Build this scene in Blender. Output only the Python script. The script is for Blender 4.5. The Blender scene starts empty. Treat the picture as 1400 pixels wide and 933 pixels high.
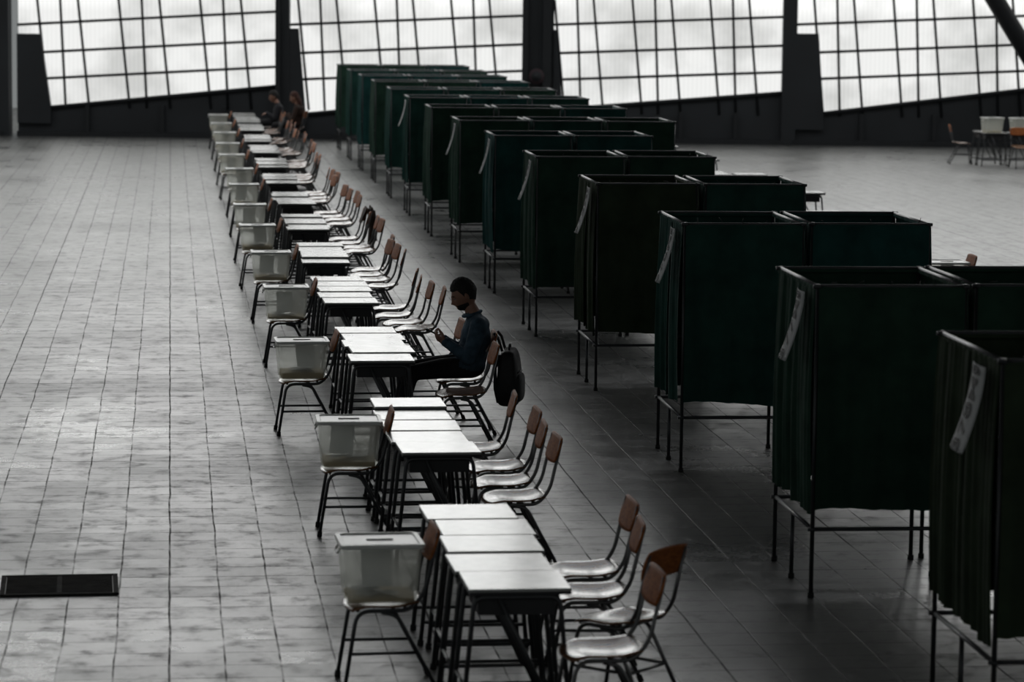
import bpy, bmesh, math, random
from mathutils import Vector, Matrix, noise
random.seed(7)
S=bpy.context.scene
COL=S.collection

# ------------------------------------------------------------------ camera
H=3.65; F=4000.0; ROLL=0.012; PHI=0.1196; TH=0.1168
fwd=Vector((math.sin(TH)*math.cos(PHI),math.cos(TH)*math.cos(PHI),-math.sin(PHI)))
R0=Vector((math.cos(TH),-math.sin(TH),0)); U0=R0.cross(fwd)
R2=R0*math.cos(ROLL)+U0*math.sin(ROLL); U2=U0*math.cos(ROLL)-R0*math.sin(ROLL)
cd=bpy.data.cameras.new("camera"); cam=bpy.data.objects.new("camera",cd); COL.objects.link(cam)
M=Matrix.Identity(4)
for i in range(3):
    M[i][0]=R2[i]; M[i][1]=U2[i]; M[i][2]=-fwd[i]
M[2][3]=H
cam.matrix_world=M
cd.sensor_width=36; cd.lens=36*F/1400; cd.clip_end=400
cd.dof.use_dof=True; cd.dof.focus_distance=24.3; cd.dof.aperture_fstop=3.0
S.camera=cam
try:
    S.view_settings.view_transform='Standard'
    S.view_settings.look='None'
except Exception: pass

# ------------------------------------------------------------------ materials
def newmat(name):
    m=bpy.data.materials.new(name); m.use_nodes=True
    nt=m.node_tree; b=nt.nodes["Principled BSDF"]
    return m,nt,b
def simple(name,col,rough=.5,metal=0,spec=.5,var=0.15,scale=8,bump=0,bscale=40,coat=0,transl=0):
    m,nt,b=newmat(name)
    tc=nt.nodes.new("ShaderNodeTexCoord")
    n=nt.nodes.new("ShaderNodeTexNoise"); n.inputs["Scale"].default_value=scale; n.inputs["Detail"].default_value=4
    nt.links.new(tc.outputs["Object"],n.inputs["Vector"])
    r=nt.nodes.new("ShaderNodeValToRGB")
    r.color_ramp.elements[0].position=.3; r.color_ramp.elements[1].position=.7
    r.color_ramp.elements[0].color=(*[c*(1-var) for c in col],1)
    r.color_ramp.elements[1].color=(*[min(1,c*(1+var)) for c in col],1)
    nt.links.new(n.outputs["Fac"],r.inputs["Fac"]); nt.links.new(r.outputs["Color"],b.inputs["Base Color"])
    b.inputs["Roughness"].default_value=rough; b.inputs["Metallic"].default_value=metal
    b.inputs["Specular IOR Level"].default_value=spec
    if coat: b.inputs["Coat Weight"].default_value=coat; b.inputs["Coat Roughness"].default_value=.12
    if bump:
        n2=nt.nodes.new("ShaderNodeTexNoise"); n2.inputs["Scale"].default_value=bscale; n2.inputs["Detail"].default_value=5
        nt.links.new(tc.outputs["Object"],n2.inputs["Vector"])
        bp=nt.nodes.new("ShaderNodeBump"); bp.inputs["Strength"].default_value=bump; bp.inputs["Distance"].default_value=.01
        nt.links.new(n2.outputs["Fac"],bp.inputs["Height"]); nt.links.new(bp.outputs["Normal"],b.inputs["Normal"])
    if transl:
        tl=nt.nodes.new("ShaderNodeBsdfTranslucent"); nt.links.new(r.outputs["Color"],tl.inputs[0])
        mx=nt.nodes.new("ShaderNodeMixShader"); mx.inputs[0].default_value=transl
        nt.links.new(b.outputs[0],mx.inputs[1]); nt.links.new(tl.outputs[0],mx.inputs[2]); nt.links.new(mx.outputs[0],nt.nodes["Material Output"].inputs[0])
    return m
def woodmat(name,c1,c2,rough=.3,coat=.5,spec=.5):
    m,nt,b=newmat(name)
    tc=nt.nodes.new("ShaderNodeTexCoord"); mp=nt.nodes.new("ShaderNodeMapping"); mp.inputs["Scale"].default_value=(3,14,40)
    nt.links.new(tc.outputs["Object"],mp.inputs["Vector"])
    n=nt.nodes.new("ShaderNodeTexNoise"); n.inputs["Scale"].default_value=2; n.inputs["Detail"].default_value=6
    nt.links.new(mp.outputs["Vector"],n.inputs["Vector"])
    r=nt.nodes.new("ShaderNodeValToRGB"); r.color_ramp.elements[0].position=.35; r.color_ramp.elements[1].position=.65
    r.color_ramp.elements[0].color=(*c1,1); r.color_ramp.elements[1].color=(*c2,1)
    nt.links.new(n.outputs["Fac"],r.inputs["Fac"]); nt.links.new(r.outputs["Color"],b.inputs["Base Color"])
    b.inputs["Roughness"].default_value=rough; b.inputs["Specular IOR Level"].default_value=spec
    b.inputs["Coat Weight"].default_value=coat; b.inputs["Coat Roughness"].default_value=.15
    return m
m_lam=simple("table_laminate",(.33,.335,.32),rough=.24,var=.30,scale=5,bump=.28,bscale=6,coat=.25)
m_edge=simple("table_edge_dark",(.02,.02,.022),rough=.6)
m_steel=simple("tube_steel_grey",(.06,.062,.065),rough=.4,metal=.4)
m_chrome=simple("tube_steel_chair",(.13,.13,.13),rough=.3,metal=.8)
m_rubber=simple("rubber_foot",(.015,.015,.015),rough=.8)
m_woodb=woodmat("varnished_wood_back",(.24,.070,.018),(.42,.135,.035),.6,.0,.25)
m_woods=woodmat("varnished_wood_seat",(.13,.055,.025),(.21,.10,.045),.24,.25)
m_dark=simple("dark_paint",(.012,.012,.013),rough=.5)
m_drain=simple("rusted_drain_iron",(.030,.028,.026),rough=.9,spec=.12,var=.4)
m_wall=simple("wall_dark_steel",(.020,.023,.026),rough=.6,var=.3,scale=.6)
m_mull=simple("window_mullion_paint",(.014,.016,.018),rough=.6)
def curt(n,c): return simple(n,c,rough=.9,var=.25,scale=5,bump=.25,bscale=18,spec=.1)
m_curt=[curt("curtain_green_a",(.018,.056,.046)),curt("curtain_green_b",(.022,.052,.036)),
        curt("curtain_green_c",(.015,.060,.056)),curt("curtain_green_d",(.030,.044,.026))]
m_frame=simple("booth_frame_steel",(.05,.053,.056),rough=.4,metal=.5)
m_paper=simple("paper_white",(.78,.79,.79),rough=.7,var=.04,transl=.45)
m_ink=simple("ink_black",(.02,.02,.02),rough=.7)
m_white=simple("white_lid_plastic",(.66,.67,.64),rough=.3,var=.05)
m_ballots=simple("ballot_papers",(.72,.60,.40),rough=.8,var=.2,scale=30,transl=.3)
m_denim=simple("denim_jacket",(.050,.085,.120),rough=.85,var=.35,scale=14,bump=.6,bscale=16,spec=.2)
m_pants=simple("black_trousers",(.010,.010,.012),rough=.85,var=.3,bump=.3)
m_skin=simple("skin",(.30,.155,.105),rough=.5,var=.08)
m_hair=simple("black_hair",(.008,.007,.006),rough=.7,var=.5,scale=60,bump=.9,bscale=120)
m_hair2=simple("brown_hair",(.06,.02,.012),rough=.75,var=.5,scale=60,bump=.9,bscale=120)
m_eye=simple("eye_white",(.3,.3,.3),rough=.2)
m_shoe=simple("black_shoe",(.01,.01,.01),rough=.5)
m_sole=simple("shoe_sole",(.2,.2,.2),rough=.7)
m_pack=simple("black_nylon",(.010,.010,.011),rough=.6,var=.3,bump=.4,bscale=30)
m_scr=simple("phone_glass",(.01,.01,.012),rough=.1)
m_coat=simple("brown_jacket_cloth",(.035,.018,.012),rough=.9,var=.3,bump=.5,bscale=20)
m_sweat=simple("dark_sweater",(.02,.02,.024),rough=.9,var=.3,bump=.4)

m_box,nt,b=newmat("frosted_clear_plastic")
out=nt.nodes["Material Output"]
tr=nt.nodes.new("ShaderNodeBsdfTransparent"); tr.inputs[0].default_value=(.97,.98,.96,1)
tl=nt.nodes.new("ShaderNodeBsdfTranslucent"); tl.inputs[0].default_value=(.95,.96,.90,1)
b.inputs["Base Color"].default_value=(.68,.69,.64,1); b.inputs["Roughness"].default_value=.22
mx=nt.nodes.new("ShaderNodeMixShader"); mx.inputs[0].default_value=.6
mx2=nt.nodes.new("ShaderNodeMixShader"); mx2.inputs[0].default_value=.33
nt.links.new(b.outputs[0],mx.inputs[1]); nt.links.new(tl.outputs[0],mx.inputs[2])
nt.links.new(tr.outputs[0],mx2.inputs[1]); nt.links.new(mx.outputs[0],mx2.inputs[2])
nt.links.new(mx2.outputs[0],out.inputs[0])

# floor tiles: worn, polished, reflective
m_floor,nt,b=newmat("floor_worn_tiles")
tc=nt.nodes.new("ShaderNodeTexCoord")
def N(t,**k):
    n=nt.nodes.new(t)
    for a,v in k.items(): n.inputs[a.replace("_"," ")].default_value=v
    return n
def MR(src,a,b_,c,d):
    n=nt.nodes.new("ShaderNodeMapRange")
    for i,v in enumerate((a,b_,c,d)): n.inputs[i+1].default_value=v
    nt.links.new(src,n.inputs[0]); return n.outputs[0]
def MT(op,a,b_):
    n=nt.nodes.new("ShaderNodeMath"); n.operation=op
    for i,v in enumerate((a,b_)):
        if isinstance(v,(int,float)): n.inputs[i].default_value=v
        else: nt.links.new(v,n.inputs[i])
    return n.outputs[0]
L=lambda a,b_: nt.links.new(a,b_)
wn=N("ShaderNodeTexNoise",Scale=1.2,Detail=2.0); L(tc.outputs["Object"],wn.inputs["Vector"])
wm=nt.nodes.new("ShaderNodeVectorMath"); wm.operation='SCALE'; wm.inputs["Scale"].default_value=.025; L(wn.outputs["Color"],wm.inputs[0])
wa=nt.nodes.new("ShaderNodeVectorMath"); wa.operation='ADD'; L(tc.outputs["Object"],wa.inputs[0]); L(wm.outputs[0],wa.inputs[1])
br=nt.nodes.new("ShaderNodeTexBrick"); br.offset=0.0; br.squash=1.0
L(wa.outputs[0],br.inputs["Vector"])
br.inputs["Scale"].default_value=1; br.inputs["Brick Width"].default_value=.30; br.inputs["Row Height"].default_value=.30
br.inputs["Mortar Size"].default_value=.0065; br.inputs["Mortar Smooth"].default_value=.3; br.inputs["Bias"].default_value=0
br.inputs["Color1"].default_value=(.115,.117,.113,1); br.inputs["Color2"].default_value=(.155,.157,.151,1); br.inputs["Mortar"].default_value=(.035,.035,.035,1)
gn=N("ShaderNodeTexNoise",Scale=2.2,Detail=6.0,Roughness=.75); L(tc.outputs["Object"],gn.inputs["Vector"])
gm=MT('MULTIPLY',br.outputs["Fac"],MR(gn.outputs["Fac"],.42,.60,.10,.85))
br2=nt.nodes.new("ShaderNodeTexBrick"); br2.offset=0.0; L(wa.outputs[0],br2.inputs["Vector"])
br2.inputs["Scale"].default_value=1; br2.inputs["Brick Width"].default_value=1.5; br2.inputs["Row Height"].default_value=4.5
br2.inputs["Mortar Size"].default_value=.007; br2.inputs["Mortar Smooth"].default_value=.2
mx_=MT('MAXIMUM',gm,MT('MULTIPLY',br2.outputs["Fac"],MR(gn.outputs["Fac"],.38,.56,.3,.95)))
sn=N("ShaderNodeTexNoise",Scale=.35,Detail=8.0,Roughness=.65); L(tc.outputs["Object"],sn.inputs["Vector"])
sp=N("ShaderNodeTexNoise",Scale=5.0,Detail=7.0,Roughness=.75); L(tc.outputs["Object"],sp.inputs["Vector"])
mm=MT('MULTIPLY',MR(sn.outputs["Fac"],.3,.7,.72,1.25),MR(sp.outputs["Fac"],.58,.70,1.0,.5))
vm=nt.nodes.new("ShaderNodeVectorMath"); vm.operation='SCALE'; L(br.outputs["Color"],vm.inputs[0]); L(mm,vm.inputs["Scale"])
cm=nt.nodes.new("ShaderNodeMix"); cm.data_type='RGBA'; L(mx_,cm.inputs[0]); L(vm.outputs[0],cm.inputs[6]); cm.inputs[7].default_value=(.022,.022,.022,1)
L(cm.outputs[2],b.inputs["Base Color"])
sepc=nt.nodes.new("ShaderNodeSeparateColor"); L(br.outputs["Color"],sepc.inputs[0])
rg=MT('ADD',MR(sn.outputs["Fac"],.3,.7,.22,.38),MR(sepc.outputs[0],.115,.155,.0,.06))
rg=MT('ADD',rg,MT('MULTIPLY',mx_,.35)); rg=MT('ADD',rg,MR(sp.outputs["Fac"],.50,.72,0.0,.25))
L(rg,b.inputs["Roughness"])
b.inputs["IOR"].default_value=1.5
L(MT('SUBTRACT',.58,MT('MULTIPLY',mx_,.48)),b.inputs["Specular IOR Level"])
bp=nt.nodes.new("ShaderNodeBump"); bp.inputs["Strength"].default_value=.5; bp.inputs["Distance"].default_value=.004
L(MT('SUBTRACT',MT('MULTIPLY',sp.outputs["Fac"],1.1),mx_),bp.inputs["Height"]); L(bp.outputs[0],b.inputs["Normal"])

# translucent daylight panels (brighter towards the open sky above, boosted out of view to drive floor reflections)
m_glass=bpy.data.materials.new("translucent_window_panels"); m_glass.use_nodes=True
nt=m_glass.node_tree; nt.nodes.clear()
out=nt.nodes.new("ShaderNodeOutputMaterial"); em=nt.nodes.new("ShaderNodeEmission"); nt.links.new(em.outputs[0],out.inputs[0])
tc=nt.nodes.new("ShaderNodeTexCoord")
n1=nt.nodes.new("ShaderNodeTexNoise"); n1.inputs["Scale"].default_value=.5; n1.inputs["Detail"].default_value=4; nt.links.new(tc.outputs["Object"],n1.inputs["Vector"])
r1=nt.nodes.new("ShaderNodeValToRGB"); r1.color_ramp.elements[0].position=.36; r1.color_ramp.elements[1].position=.54
r1.color_ramp.elements[0].color=(.64,.645,.63,1); r1.color_ramp.elements[1].color=(.91,.915,.90,1)
nt.links.new(n1.outputs["Fac"],r1.inputs[0])
wv=nt.nodes.new("ShaderNodeTexWave"); wv.inputs["Scale"].default_value=3.0; wv.bands_direction='X'; nt.links.new(tc.outputs["Object"],wv.inputs["Vector"])
vm=nt.nodes.new("ShaderNodeVectorMath"); vm.operation='SCALE'; nt.links.new(r1.outputs[0],vm.inputs[0]); nt.links.new(MR(wv.outputs["Fac"],0,1,.93,1.0),vm.inputs["Scale"])
nt.links.new(vm.outputs[0],em.inputs[0])
sx=nt.nodes.new("ShaderNodeSeparateXYZ"); nt.links.new(tc.outputs["Object"],sx.inputs[0])
nt.links.new(MR(sx.outputs["Z"],3.0,9.0,1.0,4.2),em.inputs[1])
m_sky=bpy.data.materials.new("added_skylight_panels"); m_sky.use_nodes=True  # unseen glowing roof bands, added to light the hall from above
nt=m_sky.node_tree; nt.nodes.clear()
out=nt.nodes.new("ShaderNodeOutputMaterial"); em=nt.nodes.new("ShaderNodeEmission"); nt.links.new(em.outputs[0],out.inputs[0])
em.inputs[0].default_value=(.97,.98,1,1); em.inputs[1].default_value=1.8

w=bpy.data.worlds.new("world"); S.world=w; w.use_nodes=True
w.node_tree.nodes["Background"].inputs[0].default_value=(.73,.77,.77,1)
w.node_tree.nodes["Background"].inputs[1].default_value=.27

# ------------------------------------------------------------------ mesh builder
class MB:
    def __init__(s): s.v=[];s.f=[];s.m=[];s.s=[];s.mats=[]
    def mi(s,mat):
        if mat not in s.mats: s.mats.append(mat)
        return s.mats.index(mat)
    def add(s,vs,fs,mat,smooth=True):
        o=len(s.v); k=s.mi(mat)
        s.v+= [tuple(v) for v in vs]
        for f in fs: s.f.append(tuple(i+o for i in f)); s.m.append(k); s.s.append(smooth)
    def tube(s,pts,r,mat,n=8,radii=None):
        P=[Vector(p) for p in pts]; vs=[];fs=[]
        T=[]
        for i in range(len(P)):
            a=P[max(i-1,0)]; b=P[min(i+1,len(P)-1)]
            if 0<i<len(P)-1: t=(P[i]-a).normalized()+(b-P[i]).normalized()
            else: t=b-a
            T.append(t.normalized())
        up=Vector((0,0,1)) if abs(T[0].z)<.9 else Vector((1,0,0))
        x=T[0].cross(up).normalized()
        for i,p in enumerate(P):
            x=(x-T[i]*x.dot(T[i])).normalized(); y=T[i].cross(x)
            rr=radii[i] if radii else r
            for k in range(n):
                a=2*math.pi*k/n; vs.append(p+(x*math.cos(a)+y*math.sin(a))*rr)
        for i in range(len(P)-1):
            for k in range(n):
                a=i*n+k;b=i*n+(k+1)%n; fs.append((a,b,b+n,a+n))
        fs.append(tuple(range(n-1,-1,-1))); e=(len(P)-1)*n; fs.append(tuple(range(e,e+n)))
        s.add(vs,fs,mat)
    def box(s,c,size,mat,rot=None,bev=0.0):
        bm=bmesh.new(); bmesh.ops.create_cube(bm,size=1)
        for v in bm.verts: v.co=Vector((v.co.x*size[0],v.co.y*size[1],v.co.z*size[2]))
        if bev: bmesh.ops.bevel(bm,geom=bm.edges[:],offset=bev,segments=2,affect='EDGES',profile=.5)
        bm.verts.ensure_lookup_table()
        for i,v in enumerate(bm.verts): v.index=i
        vs=[((rot@v.co) if rot else v.co)+Vector(c) for v in bm.verts]
        s.add(vs,[tuple(v.index for v in f.verts) for f in bm.faces],mat,False); bm.free()
    def sheet(s,fn,nu,nv,mat,off=None,smooth=True):
        vs=[];fs=[]
        for j in range(nv+1):
            for i in range(nu+1): vs.append(Vector(fn(i/nu,j/nv)))
        W=nu+1
        for j in range(nv):
            for i in range(nu): a=j*W+i; fs.append((a,a+1,a+1+W,a+W))
        if off is not None:
            n=len(vs); off=Vector(off)
            vs+= [v+off for v in vs[:n]]
            fs+= [tuple(i+n for i in reversed(f)) for f in fs[:]]
            for i in range(nu):
                a=i; fs.append((a+1,a,a+n,a+1+n)); a=nv*W+i; fs.append((a,a+1,a+1+n,a+n))
            for j in range(nv):
                a=j*W; fs.append((a,a+W,a+W+n,a+n)); a=j*W+nu; fs.append((a+W,a,a+n,a+W+n))
        s.add(vs,fs,mat,smooth)
    def ell(s,c,rad,mat,rot=None,nu=20,nv=12,fn=None):
        vs=[];fs=[]
        vs.append((0,0,1))
        for j in range(1,nv):
            t=math.pi*j/nv
            for i in range(nu):
                a=2*math.pi*i/nu; vs.append((math.sin(t)*math.cos(a),math.sin(t)*math.sin(a),math.cos(t)))
        vs.append((0,0,-1))
        for i in range(nu): fs.append((0,1+i,1+(i+1)%nu))
        for j in range(nv-2):
            for i in range(nu):
                a=1+j*nu+i;b=1+j*nu+(i+1)%nu; fs.append((a,a+nu,b+nu,b))
        l=len(vs)-1
        for i in range(nu): fs.append((l,1+(nv-2)*nu+(i+1)%nu,1+(nv-2)*nu+i))
        o=[]
        for v in vs:
            v=Vector(v)
            p=fn(v) if fn else Vector((v.x*rad[0],v.y*rad[1],v.z*rad[2]))
            if rot: p=rot@p
            o.append(p+Vector(c))
        s.add(o,fs,mat)
    def limb(s,a,ra,b,rb,mat,n=16):
        a=Vector(a);b=Vector(b); s.tube([a,a.lerp(b,.5),b],0,mat,n,[ra,(ra+rb)/2,rb])
        s.ell(a,(ra,)*3,mat,nu=n,nv=10); s.ell(b,(rb,)*3,mat,nu=n,nv=10)
    def mesh(s,name):
        me=bpy.data.meshes.new(name); me.from_pydata(s.v,[],s.f)
        for m in s.mats: me.materials.append(m)
        me.polygons.foreach_set("material_index",s.m); me.polygons.foreach_set("use_smooth",s.s)
        me.update(); return me
def obj(name,me,loc=(0,0,0),rz=0,parent=None,scale=1):
    o=bpy.data.objects.new(name,me); COL.objects.link(o); o.location=loc; o.rotation_euler=(0,0,rz)
    if scale!=1: o.scale=(scale,)*3
    if parent: o.parent=parent
    return o
def arc(pts,nn=4,rad=.05):
    P=[Vector(p) for p in pts]; out=[P[0]]
    for i in range(1,len(P)-1):
        a=(P[i-1]-P[i]); b=(P[i+1]-P[i]); r=min(rad,a.length*.45,b.length*.45)
        p0=P[i]+a.normalized()*r; p1=P[i]+b.normalized()*r
        for k in range(nn+1):
            t=k/nn; out.append(p0*(1-t)**2+P[i]*2*t*(1-t)+p1*t*t)
    out.append(P[-1]); return out

# ------------------------------------------------------------------ floor and back wall
mb=MB(); mb.sheet(lambda u,v:(-40+110*u,-12+100*v,0),4,4,m_floor,off=None,smooth=False)
obj("floor",mb.mesh("floor"))
GD=70.9
P0=Vector((math.sin(TH)*GD,math.cos(TH)*GD,0))
KW=F/(GD*math.cos(PHI)+2*math.sin(PHI))
wallrot=-TH
def U(px): return (px-700)/KW
def Z(py,px=700): return H-(py+20-ROLL*(px-233))/KW
WH=17.0
wb=MB()
def prism(poly,y0,y1,mat,mbx):
    n=len(poly); vs=[(p[0],y0,p[1]) for p in poly]+[(p[0],y1,p[1]) for p in poly]
    fs=[tuple(range(n)),tuple(range(2*n-1,n-1,-1))]+[(i,(i+1)%n,(i+1)%n+n,i+n) for i in range(n)]
    mbx.add(vs,fs,mat,False)
bays=[(-694,-350,-300),(-337,0,0),(20,373,1),(392,710,2),(752,1065,3),(1082,1425,4),(1455,1800,1),(1815,2150,2)]
for c in [-344,-1,382,1074,1440,1808,-700,2160]:
    wb.box((U(c),.1,WH/2),(.34,.5,WH),m_wall)
wb.box((U(731),.1,WH/2),(.75,.35,WH),m_wall)
wb.box((U(713),-.12,WH/2),(.14,.25,WH),m_mull); wb.box((U(743),-.15,WH/2),(.20,.3,WH),m_mull)
wb.box((U(370)+.12,-.22,WH/2),(.10,.18,WH),m_mull)
for (a,b_,t) in bays:
    ua,ub=U(a),U(b_)
    zl,zr={1:(Z(150,60),Z(117,373)),2:(Z(157,410),Z(128,712)),3:(Z(149,762),Z(126,1065)),4:(Z(159,1120),Z(118,1425))}.get(t,(.75,1.25))
    prism([(ua,0),(ub,0),(ub,zr),(ua,zl)],-.02,.2,m_wall,wb)
    wb.tube([(ua,-.06,zl),(ub,-.06,zr)],.05,m_mull,6)
    e={1:(32,45,14),2:(12,38,10),3:(4,40,9),4:(31,45,9)}.get(t,(20,45,10))
    zt=Z(e[1],a)
    prism([(ua,zl-.3),(ua,zt),(ua+e[0]/KW,zt),(ua+(e[0]+e[2])/KW,zl+.05),(ua+(e[0]+e[2])/KW,zl-.3)],-.14,.02,m_wall,wb)
    for k in (.27,.56,.8):
        wb.box((ua+(ub-ua)*k,-.07,.38),(.10,.10,.76),m_mull)
    wb.box(((ua+ub)/2,-.1,.06),(ub-ua,.25,.12),m_mull)
obj("wall_back",wb.mesh("wall_back"),P0,wallrot)
for wi,(a,b_,t) in enumerate(bays):
    ua,ub=U(a),U(b_); g=MB()
    prism([(ua,.3),(ub,.3),(ub,WH),(ua,WH)],.12,.14,m_glass,g)
    Wd=ub-ua
    slope={1:.062,2:.050,3:.045,4:.050}.get(t,.05)
    hs=[Z(108,a),Z(72,a),Z(33,a)]
    zz=hs[-1]
    while zz<WH: zz+=.68; hs.append(zz)
    for hz in hs:
        g.tube([(ua,-.03,hz),(ub,-.03,hz+slope*Wd)],.038,m_mull,6)
    px0={1:62,2:418,3:768,4:1122}.get(t,a+40)
    step=(b_-px0)/5.6
    for k in range(9):
        for kind,lean in ((0,-.10),(1,-.045)):
            if kind==1 and k%2: continue
            pb=px0+(k+ (0 if kind==0 else .42))*step
            u0=U(pb); z0=.7; z1=WH; u1=u0+lean*(z1-z0)
            def at(zv): return u0+(u1-u0)*(zv-z0)/(z1-z0)
            zs=[z0+(z1-z0)*q/60 for q in range(61)]
            pts=[(at(zv),-.035,zv) for zv in zs if ua<=at(zv)<=ub]
            if len(pts)>=2: g.tube([pts[0],pts[-1]],.034,m_mull,6)
    obj("window_%d"%(wi+1),g.mesh("window_panel"),P0,wallrot)
rf=MB(); RZ=17.0
edges=[-12,44,48,55,60,80]
for i in range(len(edges)-1):
    a,b2=edges[i],edges[i+1]
    rf.box((15,(a+b2)/2,RZ+(.1 if i%2==0 else .2)),(110,b2-a,.2),m_wall if i%2==0 else m_sky)
obj("ceiling",rf.mesh("ceiling"))
wn_=Vector((math.sin(TH),math.cos(TH),0))
def wall_pt(px,py,off): return P0+R0*U(px)+Vector((0,0,Z(py,px)))-wn_*off
mb=MB(); a=wall_pt(1325,-30,1.0); b2=wall_pt(1440,150,1.0); d=(a-b2)
mb.tube([b2-(d.normalized()*1.2),a+d*3],.22,m_mull,12); obj("roof_strut",mb.mesh("roof_strut"))
mb=MB(); c=wall_pt(729,103,.3)
pk=simple("sign_faded_pink",(.05,.03,.035),rough=.6)
mb.tube([c,c-wn_*.03],.19,pk,28); mb.tube([c-wn_*.03,c-wn_*.04],.12,m_wall,28)
obj("round_wall_sign",mb.mesh("round_wall_sign"))

# floor drain
mb=MB()
mb.box((0,0,.003),(.70,.58,.006),m_dark,bev=.002)
for k in range(12): mb.box((0,-.245+.0445*k,.008),(.64,.022,.006),m_drain,bev=.002)
mb.box((0,0,.009),(.03,.52,.006),m_drain,bev=.002)
for s_ in (-1,1):
    mb.box((s_*.340,0,.008),(.03,.60,.010),m_drain,bev=.003); mb.box((0,s_*.285,.008),(.70,.03,.010),m_drain,bev=.003)
obj("floor_drain",mb.mesh("floor_drain"),(-.68,17.75,0),.03)

# ------------------------------------------------------------------ school table
def table_mesh():
    b=MB()
    b.box((0,0,.712),(.51,.455,.016),m_lam,bev=.004)
    b.box((0,0,.696),(.508,.453,.016),m_edge,bev=.003)
    for s_ in (-1,1):
        y=s_*.20
        b.tube(arc([(-.285,y,.02),(-.225,y,.675),(.20,y,.675),(.262,y,.02)],4,.05),.0125,m_steel,8)
        b.tube([(-.275,y,.13),(.252,y,.13)],.010,m_steel,8)
        b.tube([(-.10,y,.67),(.16,y,.13)],.011,m_steel,8)
        b.tube([(-.286,y,0),(-.284,y,.03)],.018,m_rubber,8); b.tube([(.263,y,0),(.261,y,.03)],.018,m_rubber,8)
    for x in (-.215,.19): b.tube([(x,-.2,.672),(x,.2,.672)],.011,m_steel,8)
    b.tube([(-.265,-.2,.22),(-.265,.2,.22)],.010,m_steel,8)
    b.box((-.01,0,.585),(.38,.36,.006),m_edge)
    b.box((-.20,0,.625),(.006,.36,.085),m_edge)
    for s_ in (-1,1): b.box((-.01,s_*.18,.625),(.38,.006,.085),m_edge)
    return b.mesh("school_table")
TM=table_mesh()

def chair_mesh(dark=False):
    b=MB(); fr=m_steel if dark else m_chrome; st=m_woods; bk=m_woodb
    def seat(u,v):
        a=(u*2-1);c=(v*2-1); k=.55
        x=a*math.sqrt(1-k*c*c/2); y=c*math.sqrt(1-k*a*a/2)
        z=.452-.026*math.cos(a*1.5)*math.cos(c*1.4)-.035*max(0,-a-.45)**1.5*2+.025*max(0,a-.4)+.012
        return (x*.205,y*.205,z)
    b.sheet(seat,16,16,st,off=(0,0,-.011))
    def back(u,v):
        c=(u*2-1); a=(v*2-1); k=.45
        y=c*math.sqrt(1-k*a*a/2)*.19; z=.765+a*math.sqrt(1-k*c*c/2)*.085
        x=.252+.05*(z-.765)/.1*.6-.028*math.cos(c*1.4)+.028*c*c*-.6+.02
        return (x,y,z)
    b.sheet(back,14,8,bk,off=(.011,0,.003))
    for s_ in (-1,1):
        y=s_*.165
        b.tube(arc([(-.215,y*1.08,.01),(-.15,y,.425),(.13,y,.425),(.205,y,.52),(.275,y,.83)],5,.07),.011,fr,8)
        b.tube(arc([(-.02,y*.92,.415),(.06,y*.95,.40),(.27,y*1.08,.01)],4,.05),.011,fr,8)
        b.tube([(-.2155,y*1.08,0),(-.212,y*1.08,.035)],.016,m_rubber,8)
        b.tube([(.272,y*1.08,0),(.258,y*1.08,.035)],.016,m_rubber,8)
        b.tube([(-.185,y*1.04,.20),(.166,y*1.0,.20)],.009,fr,8)
    b.tube([(-.145,-.165,.43),(-.145,.165,.43)],.010,fr,8); b.tube([(.11,-.165,.43),(.11,.165,.43)],.010,fr,8)
    b.tube([(.166,-.165,.20),(.166,.165,.20)],.009,fr,8)
    return b.mesh("school_chair")
CM=chair_mesh(); CMD=chair_mesh(True)

def box_mesh(fill,seed):
    rnd=random.Random(seed); b=MB()
    def ring(hx,hy,z,r,n=5):
        pts=[]
        for (sx,sy,a0) in ((1,1,0),(-1,1,90),(-1,-1,180),(1,-1,270)):
            for k in range(n):
                a=math.radians(a0+90*k/(n-1)); pts.append((sx*(hx-r)+r*math.cos(a),sy*(hy-r)+r*math.sin(a),z))
        return pts
    def loft(rings,mat,capb=False,capt=False):
        n=len(rings[0]); vs=[p for r_ in rings for p in r_]; fs=[]
        for j in range(len(rings)-1):
            for i in range(n): a=j*n+i;c=j*n+(i+1)%n; fs.append((a,c,c+n,a+n))
        if capb: fs.append(tuple(range(n-1,-1,-1)))
        if capt: fs.append(tuple(range((len(rings)-1)*n,len(rings)*n)))
        b.add(vs,fs,mat,False)
    loft([ring(.182,.148,.0,.03),ring(.185,.150,.012,.03),ring(.208,.172,.285,.03),ring(.216,.179,.287,.03),ring(.216,.179,.300,.03)],m_box,capb=True)
    loft([ring(.219,.184,.292,.03),ring(.221,.186,.300,.03),ring(.219,.184,.314,.03),ring(.195,.165,.316,.03),ring(.190,.160,.309,.03)],m_white,capb=True,capt=True)
    b.box((0,0,.312),(.14,.018,.004),m_dark)
    for s_ in (-1,1): b.tube(arc([(s_*.215,-.06,.275),(s_*.228,-.05,.25),(s_*.228,.05,.25),(s_*.215,.06,.275)],3,.02),.006,m_white,6)
    loft([ring(.172,.142,.006,.02),ring(.174,.144,.006+fill,.02)],m_ballots,capt=True)
    for k in range(7):
        b.box((rnd.uniform(-.1,.1),rnd.uniform(-.08,.08),.012+fill+.004*k),(.11,.075,.002),m_paper,rot=Matrix.Rotation(rnd.uniform(0,3),3,'Z')@Matrix.Rotation(rnd.uniform(-.12,.12),3,'X'))
    b.box((rnd.uniform(-.08,.08),.05,.13+fill),(.16,.004,.20),m_paper,rot=Matrix.Rotation(rnd.uniform(-.3,.3),3,'Z')@Matrix.Rotation(-.35,3,'X'))
    return b.mesh("ballot_box")
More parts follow.
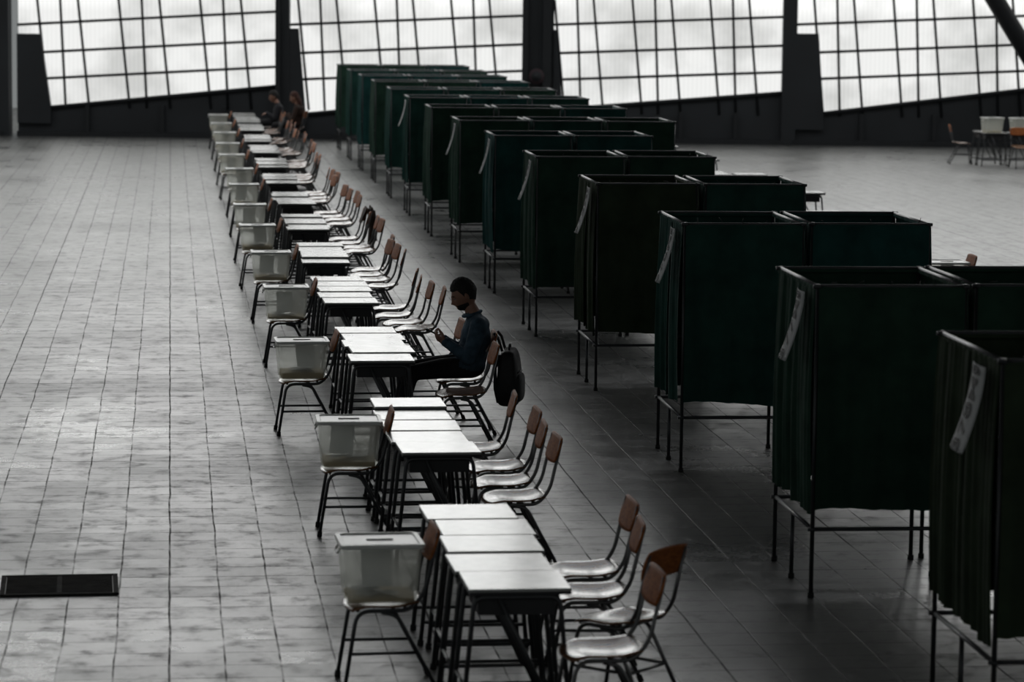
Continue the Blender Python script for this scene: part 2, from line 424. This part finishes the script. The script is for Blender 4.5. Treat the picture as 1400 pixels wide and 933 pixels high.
BM=[box_mesh(.02,1),box_mesh(.035,2),box_mesh(.05,3)]

# ------------------------------------------------------------------ voting booth
def text_mesh(body,size):
    c=bpy.data.curves.new("t",'FONT'); c.body=body; c.size=size; c.align_x='CENTER'; c.align_y='CENTER'; c.offset=.003
    o=bpy.data.objects.new("t",c); COL.objects.link(o)
    dg=bpy.context.evaluated_depsgraph_get(); me=bpy.data.meshes.new_from_object(o.evaluated_get(dg))
    vs=[v.co.copy() for v in me.vertices]; fs=[tuple(p.vertices) for p in me.polygons]
    bpy.data.objects.remove(o); bpy.data.curves.remove(c); return vs,fs
BW,BL=.90,1.15
def booth_mesh(seed,cm,sign=None):
    r=random.Random(seed); b=MB()
    ztop=1.895
    for (x,y) in ((0,0),(BW,0),(0,BL),(BW,BL),(0,BL*.52),(BW,BL*.52)):
        b.tube([(x,y,.0),(x,y,ztop+.02 if y!=BL*.52 else .43)],.014,m_frame,8)
        b.tube([(x,y,0),(x,y,.03)],.020,m_rubber,8)
    for z in (ztop+.006,.42):
        b.tube([(-.03,0,z),(BW+.03,0,z)],.013,m_frame,8); b.tube([(-.03,BL,z),(BW+.03,BL,z)],.013,m_frame,8)
        b.tube([(0,-.03,z),(0,BL+.03,z)],.013,m_frame,8); b.tube([(BW,-.03,z),(BW,BL+.03,z)],.013,m_frame,8)
    b.box((BW/2,BL*.72,.95),(BW-.06,.42,.018),m_edge,bev=.003)
    def panel(p0,p1,out,amp,ztp,zb,nf,bulge=.03):
        p0=Vector(p0);p1=Vector(p1);out=Vector(out); ph=[r.uniform(0,6.28) for _ in range(6)]; Ln=(p1-p0).length
        hw=[r.uniform(-.02,.02) for _ in range(3)]
        def fn(u,v):
            s_=u*Ln; t=v
            w=.5*math.sin(s_*nf+ph[0]+t*.6)+.3*math.sin(s_*nf*2.3+ph[1]+t*.8)+.2*math.sin(s_*nf*4.1+ph[2])
            k=amp*(.35+.9*t)*w+bulge*math.sin(math.pi*min(1,t*.95))*.6+.016
            z=ztp+(zb-ztp)*t+ (t)*(.012*math.sin(u*5+ph[3])+hw[0]*u)
            p=p0.lerp(p1,u)+out*k
            return (p.x,p.y,z)
        b.sheet(fn,56,14,cm)
        def hm(u,v):
            a=math.pi*(v*1.25-.15); p=p0.lerp(p1,u)+out*(.018*math.cos(a)+.003*math.sin(u*40+ph[4]))
            return (p.x,p.y,ztp-.006+.020*math.sin(a))
        b.sheet(hm,40,6,cm)
    zt=1.89
    panel((0.0,0,0),(BW,0,0),(0,-1,0),.026,zt,.535,16)
    panel((BW,0,0),(BW,BL,0),(1,0,0),.020,zt,.525,14)
    panel((BW,BL,0),(0,BL,0),(0,1,0),.020,zt,.53,14)
    panel((0,BL,0),(0,BL*.46,0),(-1,0,0),.030,zt,.53,22)
    panel((0,BL*.50,0),(0,0,0),(-1,0,0),.022,zt,.515,18)
    for k in range(5):
        x=BW*(.1+.2*k); b.tube([(x,.0,ztop),(x+r.uniform(-.02,.02),-.005,ztop+.03),(x+r.uniform(-.04,.04),.0,ztop+r.uniform(.03,.06))],.0025,m_edge,5)
    if sign:
        Y0,Y1,ZT,ZB=.08,.35,1.86,1.44
        tilt=r.uniform(-.03,.03)
        def sf(u,v):
            return (-.055-.11*v**1.6-.02*math.sin(u*2.5), Y1+(Y0-Y1)*u+tilt*v, ZT+(ZB-ZT)*v)
        b.sheet(sf,10,14,m_paper,off=(.0015,0,0))
        vs,fs=text_mesh(sign,.18)
        o=[]
        for v in vs:
            uu=.52-v.y/.27; vv=.58-v.x/.46
            p=Vector(sf(min(max(uu,0),1),min(max(vv,0),1))); p.x-=.004; o.append(p)
        b.add(o,fs,m_ink,False)
        vs,fs=text_mesh("MESA",.06); o=[]
        for v in vs:
            uu=.5+v.x/.27; vv=.07-v.y/.43
            p=Vector(sf(min(max(uu,0),1),min(max(vv,0),1))); p.x-=.004; o.append(p)
        b.add(o,fs,m_ink,False)
    return b.mesh("voting_booth")
bfar=[14.75,18.3,22.95,27.5,31.7,36.1,40.1,44.3,48.2,52.1,56.2,59.8,63.4,67.3]
bxo=[3.98,3.86,3.87,3.87,3.84,3.88,3.85,3.84,3.83,3.82,3.83,3.82,3.81,3.81]
signs=["378M","377M","376M","375M","374M","373M"]
BMS=[booth_mesh(i*3+1,m_curt[[3,1,0,3,1,2][i]],signs[i]) for i in range(6)]
BMR=[booth_mesh(50+i,m_curt[i]) for i in range(3)]
for i,yf in enumerate(bfar):
    X=bxo[i]
    me=BMS[i] if i<6 else (BMS[2+(i%4)] if i%2==0 and i<10 else BMR[i%3])
    obj("voting_booth",me,(X,yf-BL,0),random.uniform(-.012,.012))
    obj("voting_booth",BMR[i%3],(X+.99,yf-BL+random.uniform(-.05,.12),0),random.uniform(-.015,.015))
    if i>=6: obj("voting_booth",BMR[(i+1)%3],(X+1.98,yf-BL+random.uniform(-.05,.1),0),random.uniform(-.015,.015))

# ------------------------------------------------------------------ tables / chairs / boxes
tnear=[14.0,18.35,22.92,27.27,31.35,35.45,39.7,43.9,48.1,52.2,56.3,60.4,64.3,67.2]
for g,y0 in enumerate(tnear):
    nt_=3 if g==13 else 5
    for k in range(nt_):
        o=obj("school_table",TM,(1.685+random.uniform(-.025,.025),y0+.24+.49*k,0),random.uniform(-.01,.035))
        o.scale=(1,1,random.uniform(.98,1.015))
    if g==0: cs=[(2.27,15.85,.03),(2.22,15.25,-.06),(2.09,13.9,.04),(2.30,14.62,-.75)]
    elif g==1: cs=[(2.16,18.22,.04),(2.15,18.8,-.03),(2.18,19.4,.03),(2.12,20.2,-.05)]
    elif g==2: cs=[(2.30,23.05,.03),(2.38,23.88,0.0),(2.20,24.75,.05)]
    elif g==13: cs=[(2.25,67.5,0)]
    else: cs=[(2.22+random.uniform(-.06,.1),y0+.15+.62*k+random.uniform(-.1,.1),random.uniform(-.16,.16)) for k in range(4)]
    for (x,y,a) in cs: obj("school_chair",CM,(x,y,0),a)
bx=[(1.10,14.95),(1.20,19.3),(1.08,23.75),(1.12,28.1),(1.10,31.85),(1.06,35.5),(1.06,38.9),(1.08,42.9),(1.1,46.6),(1.06,50.5),(1.06,54.2),(1.08,58.2),(1.08,62.2),(1.08,66.3)]
for i,(x,y) in enumerate(bx):
    a=random.uniform(-.02,.05)
    obj("school_chair",CMD,(x,y+.16,0),a)
    obj("ballot_box",BM[i%3],(x-.015,y+.16,.462),a)
for y0 in (38.2,42.6,46.8,51.0,55.2):
    for k in range(3): obj("school_table",TM,(8.75+.6*(k%2),y0+.5*(k//2)+random.uniform(-.02,.02),0),random.uniform(-.03,.03))
    obj("school_chair",CMD,(8.20,y0+.9,0),0); obj("ballot_box",BM[1],(8.19,y0+.9,.462),0)
obj("school_chair",CMD,(8.38,30.9,0),0); obj("ballot_box",BM[2],(8.37,30.9,.462),0)
for (x,y) in ((17.6,61.5),(17.6,62.0),(18.2,61.5),(18.9,61.2),(18.9,61.7)): obj("school_table",TM,(x,y,0),random.uniform(-.05,.05))
for (x,y,a) in ((17.1,62.2,3.0),(18.0,60.7,1.6),(18.5,60.5,1.4),(19.3,60.8,.3),(19.5,59.8,.2)): obj("school_chair",CMD,(x,y,0),a)
for (x,y) in ((17.6,61.6),(18.9,61.4),(18.2,61.5)): obj("ballot_box",BM[0],(x,y,.722),.1)

mb=MB()
mb.sheet(lambda u,v:(.31+.025*math.sin(u*15+v*2)*v,(u*2-1)*.21*(1-.12*v),.865-.52*v+.015*math.sin(u*9)),24,14,m_coat,off=(.02,0,0))
mb.sheet(lambda u,v:(.27-.08*v,(u*2-1)*.20*(1-.3*v),.868-.2*v),16,6,m_coat,off=(-.015,0,0))
for s_ in (-1,1): mb.tube([(.32,s_*.18,.83),(.345,s_*.22,.66),(.35,s_*.225,.45)],.04,m_coat,10,[.045,.042,.035])
obj("draped_jacket",mb.mesh("draped_jacket"),(2.22,37.3,0),0)

# ------------------------------------------------------------------ people
def remeshed(mbx,name,voxel,smooth,mats):
    me=mbx.mesh(name+"_raw"); o=bpy.data.objects.new("tmp",me); COL.objects.link(o)
    m=o.modifiers.new("r",'REMESH'); m.mode='VOXEL'; m.voxel_size=voxel; m.use_smooth_shade=True
    s_=o.modifiers.new("s",'SMOOTH'); s_.iterations=smooth; s_.factor=.5
    dg=bpy.context.evaluated_depsgraph_get(); dg.update()
    out=bpy.data.meshes.new_from_object(o.evaluated_get(dg)); bpy.data.objects.remove(o)
    out.name=name; out.materials.clear()
    for q in mats: out.materials.append(q)
    return out
def hand(w,f,p,thumb_up,curl=(.5,.6,.4)):
    b=MB(); w=Vector(w); f=Vector(f).normalized(); p=Vector(p); p=(p-f*p.dot(f)).normalized()
    s_=f.cross(p); 
    if s_.dot(Vector(thumb_up))<0: s_=-s_
    R_=Matrix((f,s_,p)).transposed()
    b.ell(w+f*.05,(.052,.041,.016),m_skin,rot=R_)
    b.limb(w-f*.02,.026,w+f*.03,.026,m_skin)
    b.ell(w+f*.04+s_*.022+p*.006,(.032,.018,.016),m_skin,rot=R_)
    for i,(o_,ln) in enumerate(((.030,.070),(.010,.078),(-.010,.072),(-.029,.058))):
        c=w+f*(.088-.004*abs(i-1))+s_*o_; d=(f+s_*o_*2).normalized(); rr=.0088; pp=p.copy()
        b.limb(w+f*.05+s_*o_*.9,.010,c,rr+.001,m_skin,10)
        for q,l in enumerate((.42,.32,.26)):
            rot=Matrix.Rotation(curl[q],3,d.cross(pp))
            d=(rot@d).normalized(); pp=(rot@pp).normalized()
            e=c+d*ln*l; b.limb(c,rr,e,rr-.0008,m_skin,10); c=e; rr-=.0008
    tb=w+f*.025+s_*.030; t1=tb+(f*.6+s_*.55+p*.4).normalized()*.038; t2=t1+(f*.85+s_*.1+p*.5).normalized()*.03; t3=t2+(f*.9-s_*.15+p*.4).normalized()*.022
    b.limb(tb,.014,t1,.0115,m_skin,10); b.limb(t1,.0115,t2,.010,m_skin,10); b.limb(t2,.010,t3,.0085,m_skin,10)
    return b
def sstep(a,b_,x):
    t=max(0,min(1,(x-a)/(b_-a))); return t*t*(3-2*t)
def make_person(name,loc,rz,jacket,hairmat,phone=True,longhair=False,beard=True,pitch=.42):
    root=bpy.data.objects.new(name,None); COL.objects.link(root); root.location=loc; root.rotation_euler=(0,0,rz)
    b=MB(); K=m_denim
    b.ell((-.01,0,.560),(.125,.175,.105),K)
    b.ell((-.015,0,.67),(.122,.162,.13),K)
    b.ell((-.050,0,.80),(.126,.182,.15),K)
    b.ell((-.060,0,.90),(.105,.182,.082),K)
    b.limb((-.050,0,.93),.068,(.0,0,1.05),.055,K)
    for s_ in (-1,1):
        b.limb((-.05,s_*.06,.955),.050,(-.055,s_*.172,.912),.070,K)
        el=(.03,s_*.225,.645); wr=(.205,s_*.075,.762)
        b.limb((-.055,s_*.184,.90),.076,el,.058,K); b.limb(el,.058,wr,.040,K)
        hip=(0,s_*.088,.560); kn=(.49,s_*(.12),.515); an=(.60,s_*.11,.10)
        b.limb(hip,.098,(.25,s_*.105,.545),.085,K); b.limb((.25,s_*.105,.545),.085,kn,.066,K)
        b.limb(kn,.066,(.54,s_*.118,.33),.060,K); b.limb((.54,s_*.118,.33),.060,an,.048,K)
        b.ell((.665,s_*.115,.052),(.135,.047,.050),K); b.ell((.59,s_*.112,.06),(.055,.042,.058),K)
    mats=[jacket,m_pants,m_shoe,m_skin,m_sole]
    me=remeshed(b,name+"_body",.011,5,mats)
    for p in me.polygons:
        c=p.center; k=0
        if c.z<.022: k=4
        elif c.z<.105 and c.x>.5: k=2
        elif c.x>.10 and c.z<.636: k=1
        elif c.z<.535+.3*max(0,c.x): k=1
        elif c.z>1.0: k=3
        p.material_index=k; p.use_smooth=True
    mn=min(v.co.z for v in me.vertices)
    for v in me.vertices:
        if v.co.z<.15: v.co.z-=mn*(1-v.co.z/.15)
    obj("body",me,parent=root)
    c=MB()
    ring=[(-.018+.074*math.cos(a), .074*math.sin(a), .990-.022*math.cos(a)) for a in [2*math.pi*i/24 for i in range(25)]]
    c.tube(ring,.013,jacket,8)
    for s_ in (-1,1):
        w_=Vector((.205,s_*.075,.762)); e_=Vector((.03,s_*.225,.645)); d=(w_-e_).normalized()
        c.tube([w_-d*.03,w_+d*.010],.042,jacket,14)
    obj("collar_and_cuffs",c.mesh("collar_and_cuffs"),parent=root)
    hd=bpy.data.objects.new("head",None); COL.objects.link(hd); hd.parent=root
    hd.location=(.045,0,1.148); hd.rotation_euler=(0,pitch,0); hd.scale=(1.06,1.06,1.06)
    def hf(n):
        x,y,z=n
        rx,ry,rz_=.100,.077,.124
        if z<0: ry*=1-.28*(-z)**1.4
        px,py,pz=x*rx,y*ry,z*rz_
        if z<0 and x<0: px*=1-.45*(-z)**.8
        if z<-.2 and x>0: px+=.018*x*min(1,(-z-.2)/.5)
        g=lambda yy,zz,sy,sz: math.exp(-((y-yy)/sy)**2-((z-zz)/sz)**2)*(1 if x>0 else 0)
        px+=.026*g(0,-.24,.13,.12)+.014*g(0,-.05,.10,.16)
        px+=.007*g(0,.2,.5,.10)
        for s_ in (-1,1): px-=.012*g(s_*.38,.04,.17,.11); px+=.004*g(s_*.5,-.2,.2,.15)
        px+=.007*g(0,-.48,.22,.05)+.007*g(0,-.59,.2,.05)-.005*g(0,-.535,.25,.025)
        px+=.012*g(0,-.78,.35,.14)
        return Vector((px,py,pz))
    h=MB(); h.ell((0,0,0),(1,1,1),m_skin,nu=64,nv=52,fn=hf)
    for s_ in (-1,1):
        h.ell((-.005,s_*.079,-.012),(.018,.008,.031),m_skin,rot=Matrix.Rotation(s_*.35,3,'Z'),nu=14,nv=10)
        h.ell((-.002,s_*.085,-.010),(.010,.005,.020),m_skin,nu=10,nv=8)
        h.ell((.0795,s_*.030,.004),(.012,.012,.010),m_eye,nu=14,nv=10)
        h.ell((.0885,s_*.030,.001),(.0045,.0055,.0055),m_hair,nu=10,nv=8)
        h.ell((.0805,s_*.030,.0085),(.0125,.0135,.0085),m_skin,nu=14,nv=10)
        h.tube([(.094,s_*.014,.022),(.096,s_*.030,.028),(.087,s_*.047,.023)],.0035,m_hair,6)
    obj("face",h.mesh("face"),parent=hd)
    def hairf(n):
        p=hf(n); x,y,z=n
        line=.45 if x>.45 else (.45-(.45-x)/.45*.75 if x>0 else -.30-min(1,-x)*.35)
        m=sstep(line-.04,line+.08,z)
        nz=noise.noise(Vector(n)*7)*.5+noise.noise(Vector(n)*18)*.5
        k=.93+m*(.115+.10*max(0,z)+.06*nz)
        if m<.05 and beard and not(abs(y)<.24 and -.62<z<-.44 and x>.5):
            bmk=sstep(-.30,-.52,z)*sstep(-.25,.1,x); k=.955+.065*bmk
        return p*k
    hr=MB(); hr.ell((0,0,.002),(1,1,1),hairmat,nu=110,nv=84,fn=hairf)
    if longhair: hr.ell((-.07,0,-.10),(.055,.085,.14),hairmat,nu=24,nv=16)
    obj("hair",hr.mesh("hair"),parent=hd)
    for s_,nm in ((1,"hand_left"),(-1,"hand_right")):
        w_=(.20,s_*.078,.758)
        if phone: hb=hand(w_,(.84,-s_*.38,.42),(-.30,-s_*.62,.72),(-.3,s_*.2,1),(.55,.65,.5))
        else: hb=hand(w_,(.9,-s_*.4,-.1),(0,-s_*.3,-1),(0,-s_,0),(.3,.35,.3))
        hm=remeshed(hb,nm,.0035,2,[m_skin])
        for p in hm.polygons: p.use_smooth=True
        obj(nm,hm,parent=root)
    if phone:
        ph=MB(); rt=Matrix.Rotation(-.50,3,'Y')
        ph.box((0,0,0),(.150,.074,.009),m_edge,rot=rt,bev=.003)
        ph.box(rt@Vector((0,0,.0052)),(.140,.067,.0012),m_scr,rot=rt)
        obj("smartphone",ph.mesh("smartphone"),(.300,0,.830),parent=root)
    return root
make_person("seated_man",(2.45,23.88,0),math.pi,m_denim,m_hair)
make_person("seated_person",(2.40,67.5,0),math.pi,m_sweat,m_hair,phone=False,beard=False,pitch=.3)
make_person("seated_person",(2.85,66.9,0),math.pi*.9,m_coat,m_hair2,phone=False,longhair=True,beard=False,pitch=.3)
obj("school_chair",CM,(2.80,66.9,0),-.3)

# backpack hanging behind the chair
mb=MB()
def se(n,e=.55):
    f=lambda t: math.copysign(abs(t)**e,t); return f(n.x),f(n.y),f(n.z)
def bpk(n):
    x,y,z=se(n); w_=1-.18*max(0,z)
    return Vector((x*.085*(1.1-.25*z),y*.155*w_,z*.235+.01*math.sin(y*4)))
mb.ell((0,0,.475),(1,1,1),m_pack,nu=40,nv=28,fn=bpk)
mb.ell((.075,0,.39),(1,1,1),m_pack,nu=30,nv=20,fn=lambda n:Vector((se(n)[0]*.045,se(n)[1]*.125,se(n)[2]*.12)))
for s_ in (-1,1):
    mb.tube([(-.05,s_*.07,.69),(-.085,s_*.075,.80),(-.12,s_*.075,.84)],.012,m_pack,8)
    mb.tube([(-.07,s_*.07,.66),(-.105,s_*.09,.55),(-.10,s_*.10,.38),(-.07,s_*.12,.27)],.014,m_pack,8)
mb.tube(arc([(0,-.03,.70),(0,-.03,.745),(0,.03,.745),(0,.03,.70)],3,.02),.007,m_pack,8)
mb.tube([(.088,-.11,.52),(.10,0,.53),(.088,.11,.52)],.004,m_steel,6)
obj("backpack",mb.mesh("backpack"),(2.775,23.80,0),-.30)
